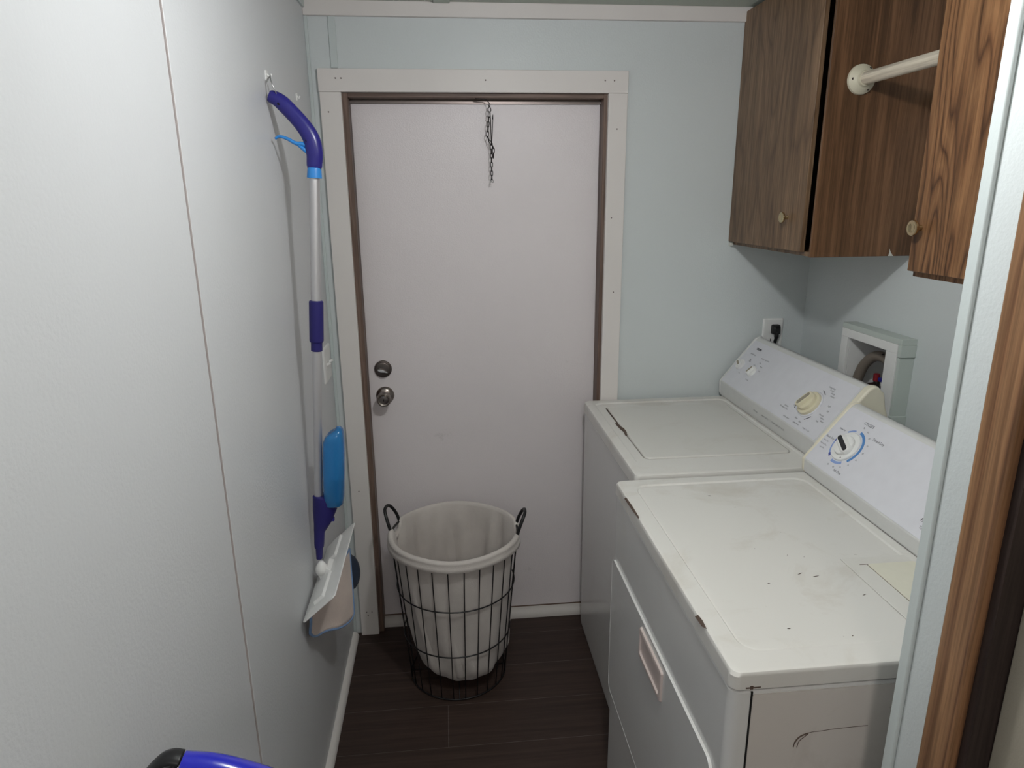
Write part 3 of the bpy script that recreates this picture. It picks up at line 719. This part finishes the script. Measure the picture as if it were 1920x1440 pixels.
Mk = Fm(.526, .0845, .001)
bm = B(); lathe_m(bm, Mk, [(.0435, 0), (.0435, .002), (.041, .0035), (.0405, .003)]); obj('dial_skirt', bm, 'console', ws, smooth=True, autos=40)
bm = B(); lathe_m(bm, Mk, [(.0385, .002), (.0385, .008), (.037, .011), (.029, .012), (.0300, .010), (.029, .010), (.0285, .019), (.027, .0215), (.022, .022)], 40); k1 = obj('timer_knob', bm, 'cream_knob', ws, smooth=True, autos=35)
bm = B(); grip(bm, Mk, .060, .026, .012, 1.18, .80, h0=.020); obj('knob_grip', bm, 'cream_knob', k1, smooth=True, autos=50)
bm = B(); grip(bm, Mk, .047, .0135, .0008, 1.18, .95, h0=.0318); obj('knob_insert', bm, 'taupe', k1)

# ---- dryer
dx0, dx1, dy0, dy1, dz = .8146, 1.60, -1.468, -.731, .9156
dr = thing('clothes_dryer', 'white front loading dryer with blue ringed dial, nearest the viewer', 'dryer', ((dx0 + dx1) / 2, (dy0 + dy1) / 2, 0))
fx = dx0 + .0025
# body with a real door opening panel line
bm = B(); loft(bm, rloops([(fx + .004, dx1, dy0 + .006, dy1 - .004, .014, .006), (fx, dx1, dy0 + .003, dy1 - .003, .018, .02), (fx, dx1, dy0 + .003, dy1 - .003, .018, .8745), (fx + .0025, dx1, dy0 + .0055, dy1 - .005, .018, .877)], 6))
obj('cabinet_body', bm, 'enamel', dr, smooth=True, autos=40)
bm = B(); box(bm, fx + .02, dx1 - .01, dy0 + .012, dy1 - .012, .0, .008); obj('base', bm, 'black', dr)
# side panel sheet with seam
bm = B(); loft(bm, [[(x, dy0 + .003 - h, z) for x, z in rrect(fx + .0345, dx1 - .004, .03, .872, .003)] for h in (0, .0018)]); obj('side_panel', bm, 'enamel_side', dr)
bm = B(); box(bm, fx + .0315, fx + .0348, dy0 + .0022, dy0 + .004, .03, .877); obj('panel_seam', bm, 'hole', dr)
bm = B(); loft(bm, rloops([
    (dx0 + .014, dx1, dy0 + .012, dy1 - .008, .010, .874), (dx0 + .014, dx1, dy0 + .012, dy1 - .008, .010, .882), (dx0 + .002, dx1, dy0 + .002, dy1 - .001, .014, .8822), (dx0, dx1, dy0, dy1, .016, .884), (dx0, dx1, dy0, dy1, .016, dz - .009),
    (dx0 + .003, dx1 - .003, dy0 + .003, dy1 - .003, .016, dz - .003), (dx0 + .009, dx1 - .009, dy0 + .009, dy1 - .009, .016, dz),
    (dx0 + .038, 1.300, dy0 + .046, dy1 - .040, .035, dz + .0004), (dx0 + .0415, 1.297, dy0 + .0495, dy1 - .0435, .035, dz - .0032), (dx0 + .045, 1.294, dy0 + .053, dy1 - .047, .034, dz - .0016),
    (dx0 + .060, 1.28, dy0 + .070, dy1 - .06, .03, dz - .0016)], 8))
tp_ = obj('top_panel', bm, 'enamel_top', dr, smooth=True, autos=30)
# lint screen
bm = B(); box(bm, 1.166, 1.302, -1.43, -1.168, dz - .0010, dz + .0014); lb = obj('lint_recess', bm, 'enamel_lid', dr, bevel=.001)
bm = B(); loft(bm, rloops([(1.205, 1.305, -1.415, -1.196, .006, dz + .0005), (1.205, 1.305, -1.415, -1.196, .006, dz + .003), (1.208, 1.302, -1.412, -1.199, .006, dz + .0038)], 4)); li = obj('lint_screen_cover', bm, 'lint', dr, smooth=True, autos=40)
bm = B(); tube(bm, [(1.205, -1.1955, dz + .001), (1.205, -1.4155, dz + .001)], .0009, 6); tube(bm, [(1.19, -1.195, dz + .001), (1.300, -1.1955, dz + .001)], .0009, 6); obj('gap_line', bm, 'rust', li)
for pts in ([(.812, -.835), (.8155, -.838), (.8165, -.89), (.8165, -.945), (.8145, -.95), (.813, -.90)], [(.8115, -1.315), (.8155, -1.318), (.8165, -1.335), (.8155, -1.358), (.8125, -1.345)]):
    bm = B(); a = [bm.verts.new((x + .0010, y, dz - .0052 + (x - .8115) * 1.4)) for x, y in pts]; b = [bm.verts.new((x + .0004, y, dz - .0047 + (x - .8115) * 1.4)) for x, y in pts]; n = len(pts)
    for k in range(n): bm.faces.new((a[k], a[(k + 1) % n], b[(k + 1) % n], b[k]))
    bm.faces.new(a[::-1]); bm.faces.new(b); obj('rust_chip', bm, 'rust', dr)
for x, y, l, an in ((1.06, -1.209, .006, .4), (1.086, -1.221, .006, .1), (.985, -1.235, .003, .2), (1.07, -1.14, .003, 1), (1.1, -1.15, .002, 1), (.955, -1.37, .003, 0), (1.02, -.85, .004, 0), (1.14, -1.29, .004, .3), (1.05, -1.40, .002, .3)):
    splat('scratch', [(x - l * cos(an), y - l * sin(an)), (x, y - .0008), (x + l * cos(an), y + l * sin(an)), (x, y + .0008)], dz - .0012, tp_, 'rust', .0006)
bm = B(); box(bm, .838, .862, dy0 - .0004, dy0 + .001, .8855, .888); box(bm, .845, .850, dy0 - .0005, dy0 + .001, .884, .890); obj('rust_chip', bm, 'rust', dr)
# door
ey0, ey1, ez0, ez1 = -1.424, -.744, .300, .702
def yz(hx, i, r, z0=ez0, z1=ez1, y0=ey0, y1=ey1):
    pts = rrect(y0 + i, y1 - i, z0 + i, z1 - i, r, 6); return [(hx, y, z) for y, z in pts]
bm = B(); loft(bm, [yz(fx + .002, 0, .022), yz(fx - .0025, 0, .022), yz(fx - .0046, .0006, .022), yz(fx - .0050, .0018, .022)])
dd = obj('dryer_door', bm, 'enamel', dr, smooth=True, autos=40)
bm = B(); tube(bm, [Vector(p) for p in yz(fx - .0046, .0006, .022)], .0010, 6, closed=True); obj('added_edge_bead', bm, 'whiteplastic', dd, smooth=True)  # thin white bead added so the door edge catches a bright line
bm = B(); hy = dict(z0=.610, z1=.684, y0=-1.176, y1=-1.018)
loft(bm, [yz(fx - .005, 0, .006, **hy), yz(fx - .0095, .001, .006, **hy), yz(fx - .0105, .003, .005, **hy), yz(fx - .0105, .010, .008, **hy), yz(fx - .0066, .012, .010, **hy), yz(fx - .0056, .018, .010, **hy)])
hh = obj('recessed_handle', bm, plain('pinkish_handle_plastic', (214, 200, 194), .4), dd, smooth=True, autos=35)
bm = B(); tube(bm, bez([(.928, dy0 + .0008, .766), (.930, dy0 + .0008, .776), (.938, dy0 + .0008, .786), (.955, dy0 + .0008, .792), (.972, dy0 + .0008, .793), (1.0, dy0 + .0008, .795), (1.05, dy0 + .0008, .796)], 6), [.0007] * 5 + [.0012] * 12 + [.0004] * 20, 6)
tube(bm, bez([(.934, dy0 + .0008, .765), (.937, dy0 + .0008, .777), (.950, dy0 + .0008, .789)], 6), .0005, 6); obj('scuff_mark', bm, 'rust', dr, smooth=True)
bm = B(); lathe(bm, [(.005, 0), (.005, .002), (.002, .003)], (.829, -1.4, .7), (-1, 0, 0), 10); bm.free()
# console
a2, b2 = (1.315, .955), (1.430, 1.095)
cp2 = [(1.322, dz + .0005), (1.316, .925), a2, b2, (1.438, 1.100), (1.450, 1.099), (1.468, 1.085), (1.476, 1.05), (1.51, .99), (1.595, .975), (1.595, dz + .0005)]
bm = B(); prism(bm, cp2, -1.460, -.742); c2 = obj('console', bm, 'console_band', dr, bevel=.003)
bm = B(); ngon_xf(bm, face_matrix(a2, b2, -.742, 0, 0), rrect(.002, .716, .003, .178, .006), -.0005, .0012); fp2 = obj('control_panel', bm, 'console', dr)
def cap2(g): return [(x + (g if x > 1.43 else -g) * (0 if z < .93 else 1), z + (g if z > 1.02 else 0)) for x, z in cp2]
bm = B(); prism(bm, cap2(.0022), -.743, -.733); obj('end_cap', bm, 'cream', c2, bevel=.003, seg=3)
bm = B(); prism(bm, cap2(.0022), -1.468, -1.458); obj('end_cap', bm, 'cream', c2, bevel=.003, seg=3)
Gm = lambda u, v, h=.0016: face_matrix(a2, b2, -.74, u, v, h)
for q, z, u, v, mt in (('CYCLES', .0108, .104, .156, 'ink_dark'), ('FABRIC CARE', .0108, .445, .038, 'ink_dark'), ('Timed Dry', .0098, .168, .131, 'ink'), ('Auto Dry', .0086, .025, .083, 'ink'),
                       ('Air Dry', .0095, .132, .020, 'ink'), ('Very Dry', .0055, .021, .071, 'ink'), ('Normal Dry', .0055, .022, .060, 'ink'), ('Less Dry', .0055, .026, .050, 'ink'),
                       ('Damp Dry', .0055, .040, .116, 'ink'), ('Temperature', .0085, .445, .024, 'ink')): words(q, z, Gm(u, v), mt, fp2)
for k, q in enumerate(('70', '60', '50', '40', '30', '20', '10')):
    t_ = math.radians(88 - k * 20.5); words(q, .0058, Gm(.095 + .061 * cos(t_), .083 + .061 * sin(t_)), 'ink', fp2)
for k, q in enumerate(('30', '20', '10')):
    t_ = math.radians(-96 + k * 20); words(q, .0058, Gm(.095 + .060 * cos(t_), .083 + .060 * sin(t_)), 'ink', fp2)
MAT['ink_deep'] = plain('dark_blue_print', (74, 84, 160), .5)
for r0, r1, a0, a1, mt in ((.0435, .0505, -38, 84, 'ink_blue'), (.0435, .0505, -101, -56, 'ink_pale'), (.0445, .0485, 182, 226, 'ink_pale'), (.0445, .0485, 104, 134, 'ink_pale'), (.0435, .0495, 168, 182, 'ink_deep'), (.0435, .0495, 226, 238, 'ink_deep')):
    arc_part(Gm(.095, .083, .001), r0, r1, a0, a1, mt, fp2, name='dial_ring')
Mk = Gm(.0955, .0830, .001)
bm = B(); lathe_m(bm, Mk, [(.0405, 0), (.0405, .003), (.039, .005), (.0285, .006), (.028, .0045), (.027, .0045), (.0265, .011), (.025, .0125), (.02, .013)], 44); k2 = obj('cycle_knob', bm, 'whiteplastic', dr, smooth=True, autos=30)
bm = B(); grip(bm, Mk, .064, .034, .012, -.40, .62, off=(.0, .001), h0=.006); obj('knob_grip', bm, 'whiteplastic', k2, smooth=True, autos=50)
bm = B(); grip(bm, Mk, .058, .0125, .0008, -.40, .95, off=(.0, .001), h0=.0178); obj('knob_insert', bm, 'ink_dark', k2)
bm = B(); lathe_m(bm, Gm(.112, .053, .0062), [(.0016, 0), (.0016, .0006)], 12); obj('dial_dot', bm, 'ink_dark', k2)

# ------------------------------------------------------------------ washer box in the right wall
wb = thing('washer_supply_box', 'white wooden framed water supply box in right wall behind the washer', 'supply box', (XR, -.46, 1.0))
bm = B()
X0, X1 = 1.640, XR
oy0, oy1, oz0, oz1 = -.590, -.321, .975, 1.216
# front frame boards around the opening
def yzframe(bm, x0, x1, o, i):
    (a0, a1, c0, c1), (b0, b1, d0, d1) = o, i
    box(bm, x0, x1, a0, a1, d1, c1); box(bm, x0, x1, a0, a1, c0, d0); box(bm, x0, x1, a0, b0, d0, d1); box(bm, x0, x1, b1, a1, d0, d1)
yzframe(bm, X0, X0 + .010, (oy0, oy1, oz0, oz1), (HY0, HY1, HZ0 + .0, HZ1)); obj('front_frame', bm, 'whiteplastic', wb, bevel=.001)
bm = B(); box(bm, X0 + .002, XR, oy0 - .012, oy1 + .004, oz1 + .0002, oz1 + .016); obj('top_board', bm, 'boxside', wb, bevel=.001)
bm = B(); box(bm, X0 + .004, XR, oy0 - .010, oy0 - .0003, oz0, oz1 - .036); box(bm, X0 + .002, XR, oy0 - .014, oy0 - .0003, oz1 - .035, oz1); box(bm, X0 + .002, XR, oy0 - .014, oy0 - .0003, oz0 - .01, oz0 + .035); obj('side_board', bm, 'boxside', wb, bevel=.001)
bm = B(); box(bm, X0 + .010, XR, oy1 - .010, oy1, oz0, oz1); obj('side_board', bm, 'boxside', wb, bevel=.001)
bm = B(); xi0, xi1 = X0 + .010, XR + .088   # plastic tray inside the wall
t_ = .003
box(bm, xi0, xi1, HY0, HY0 + t_, HZ0, HZ1); box(bm, xi0, xi1, HY1 - t_, HY1, HZ0, HZ1); box(bm, xi0, xi1, HY0, HY1, HZ1 - t_, HZ1); box(bm, xi0, xi1, HY0, HY1, HZ0, HZ0 + t_); box(bm, xi1 - t_, xi1, HY0, HY1, HZ0, HZ1)
obj('box_tray', bm, 'whiteplastic', wb)
def valve(y, x, z, mat, label):
    bm = B(); tube(bm, [(x, y, 1.003), (x, y, z)], .010, 14); tube(bm, [(x - .004, y, z - .014), (x - .034, y, z - .018)], [.011, .012], 14); tube(bm, [(x - .034, y, z - .018), (x - .034, y, z - .045)], .013, 12)
    v = obj('valve_body', bm, 'nickel_dark', wb, smooth=True, autos=40); return v
for y, mat in ((-.415, 'red'), (-.460, 'bluev')):
    v = valve(y, 1.715, 1.062, mat, '')
    bm = B(); lathe(bm, [(.008, 0), (.0095, .002), (.0095, .022), (.007, .024)], (1.712, y, 1.062), (0, 0, 1), 16); obj('valve_handle', bm, mat, v, smooth=True, autos=40)
bm = B(); box(bm, 1.706, 1.718, -.485, -.430, 1.066, 1.078); obj('lever', bm, 'bluev', wb, bevel=.002)
hs = thing('drain_hose', 'grey washer drain hose arching inside the supply box', 'hose', (1.68, -.38, 1.0))
bm = B(); tube(bm, bez([(1.630, -.335, .93), (1.668, -.372, 1.01), (1.676, -.376, 1.06), (1.682, -.392, 1.110), (1.690, -.430, 1.145), (1.698, -.480, 1.143), (1.705, -.515, 1.105), (1.71, -.52, 1.03)], 7), .0155, 16)
obj('hose_tube', bm, 'hose', hs, smooth=True)
bm = B(); lathe(bm, [(.004, 0), (.004, .001), (.002, .002)], (1.684, -.470, 1.1595), (-.3, 0, 1), 10); obj('tie_hole', bm, 'hole', hs)

# ------------------------------------------------------------------ wall cabinets and rod
cb = thing('wall_cabinet', 'dark walnut wall cabinet hung against the back wall corner', 'cabinet', (1.54, -.27, 1.455))
CZ0, CZ1 = 1.455, 2.178
bm = B()
box(bm, 1.3955, XR, -.020, -.0005, CZ0, CZ1); box(bm, 1.3955, XR, -.516, -.020, CZ0, CZ0 + .012); box(bm, 1.3955, XR, -.516, -.020, CZ1 - .012, CZ1); box(bm, XR - .006, XR, -.516, -.020, CZ0 + .012, CZ1 - .012)
obj('carcass', bm, 'walnut', cb)
bm = B(); box(bm, 1.3885, XR, -.532, -.524, CZ0 - .001, CZ1); sp_ = obj('side_panel', bm, 'walnut_side', cb, bevel=.0008)
bm = B(); a = [bm.verts.new((x, -.5324, z)) for x, z in ((1.614, 1.4545), (1.617, 1.463), (1.616, 1.474), (1.621, 1.464), (1.629, 1.4545))]; b = [bm.verts.new((v.co.x, -.5318, v.co.z)) for v in a]
for k in range(5): bm.faces.new((a[k], a[(k + 1) % 5], b[(k + 1) % 5], b[k]))
bm.faces.new(a); bm.faces.new(b[::-1]); obj('veneer_chip', bm, 'chip', sp_)
bm = B(); box(bm, 1.380, 1.394, -.491, -.0035, CZ0 + .011, CZ1 + .004); dr1 = obj('cabinet_door', bm, 'walnut', cb, bevel=.0012)
def cknob(x, y, z, par, s=1):
    bm = B(); lathe(bm, [(.006 * s, 0), (.0055 * s, .010), (.0145 * s, .014), (.0155 * s, .017), (.0145 * s, .020), (.011 * s, .021), (.0085 * s, .0195), (.004 * s, .0185), (0, .0183)], (x, y, z), (-1, 0, 0), 30); return obj('cabinet_knob', bm, 'brass', par, smooth=True, autos=50)
cknob(1.380, -.404, 1.557, dr1)
bm = B(); box(bm, 1.383, 1.3955, -.014, -.001, CZ0 - .004, CZ0 + .007); obj('corner_block', bm, 'chip', cb, bevel=.001)
c3 = thing('wall_cabinet', 'warm oak wall cabinet with dark knots, nearer the viewer', 'cabinet', (1.53, -1.2, 1.450))
bm = B(); y1, y0 = -.957, -1.500
box(bm, 1.386, XR, y1 - .015, y1, CZ0 - .004, CZ1); box(bm, 1.386, XR, y0, y0 + .015, CZ0 - .004, CZ1); box(bm, 1.386, XR, y0, y1, CZ0 - .004, CZ0 + .010); box(bm, 1.386, XR, y0, y1, CZ1 - .012, CZ1); box(bm, 1.3847, 1.398, y0, y1 - .0005, CZ0 - .0035, CZ0 + .05)
obj('carcass', bm, 'oak_dark', c3)
bm = B(); box(bm, 1.370, 1.3845, y0 + .004, y1 + .0, CZ0 + .008, CZ1 + .004); dr2 = obj('cabinet_door', bm, 'oak_dark', c3, bevel=.0015)
cknob(1.370, -.980, 1.552, dr2, 1.05)
rd_ = thing('hanging_rod', 'whitewashed wooden clothes rod between the two wall cabinets', 'clothes rod', (1.48, -.74, 1.9))
RXx, RZ = 1.474, 1.902
bm = B(); tube(bm, [(RXx, -.535, RZ), (RXx + .0, -.9565, RZ)], .0155, 24); obj('rod', bm, 'rod', rd_, smooth=True, autos=40)
for yy, s in ((-.532, -1), (-.957, 1)):
    bm = B(); lathe(bm, [(.037, 0), (.036, .006), (.028, .014), (.0205, .018), (.0185, .024), (.016, .024)], (RXx, yy, RZ), (0, s, 0), 32); fl = obj('rod_flange', bm, plain('cream_flange', (206, 200, 178), .5), rd_, smooth=True, autos=35)
    for dx, dz_ in ((-.029, 0), (.015, .025), (.015, -.025)):
        bm = B(); lathe(bm, [(.003, 0), (.003, .001), (.001, .0015)], (RXx + dx, yy + s * .0125, RZ + dz_), (0, s, 0), 10); obj('screw', bm, 'nickel_dark', fl)

# ------------------------------------------------------------------ blue vacuum at the lower left
vc = thing('upright_vacuum', 'glossy blue vacuum handle with black loop at lower left by wall', 'vacuum cleaner', (.26, -1.66, 0))
VY = -1.655
hpts = bez([(.083, VY, 1.002), (.115, VY, .992), (.15, VY, .973), (.19, VY, .946), (.235, VY, .905), (.262, VY, .87), (.270, VY, .80)], 6)
bm = B(); tube(bm, hpts, [.0195 + .006 * min(1, i / 14) for i in range(len(hpts))], 22, upv=(0, 1, 0), flat=.95); obj('handle_shell', bm, 'blue_vac', vc, smooth=True, autos=60)
lpp = bez([(.092, VY, 1.020), (.082, VY, 1.0225), (.070, VY, 1.019), (.058, VY, 1.008), (.052, VY, .999), (.058, VY, .995), (.068, VY, .998), (.080, VY, 1.003)], 5)
lpp = [p + Vector((-.006, 0, -.003)) for p in lpp]
bm = B(); tube(bm, lpp, .0052, 10, flat=2.3, upv=(0, 1, 0)); tube(bm, bez([(.047, VY, .990), (.036, VY, .975), (.026, VY, .950), (.030, VY, .90), (.07, VY, .87), (.16, VY, .86), (.26, VY, .84)], 6), [.013] * 6 + [.015] * 31, 14, upv=(0, 1, 0)); obj('loop_grip', bm, 'black', vc, smooth=True)
bm = B(); tube(bm, [(.270, VY, .82), (.270, VY, .42)], .016, 16); obj('tube', bm, 'aluminium', vc, smooth=True, autos=40)
bm = B(); loft(bm, [[(.27 + x * s, VY + y * s, z) for x, y in rrect(-.08, .08, -.07, .07, .04, 6)] for z, s in ((.10, .7), (.12, 1), (.38, 1.0), (.44, .75), (.46, .35))]); obj('dust_canister', bm, 'blue_vac', vc, smooth=True, autos=50)
bm = B(); loft(bm, [[(.27 + x * s, VY + y * s, z) for x, y in rrect(-.14, .14, -.12, .12, .03, 6)] for z, s in ((.0, .97), (.01, 1), (.07, 1.0), (.10, .9), (.11, .5))]); obj('floor_head', bm, 'black', vc, smooth=True, autos=50)
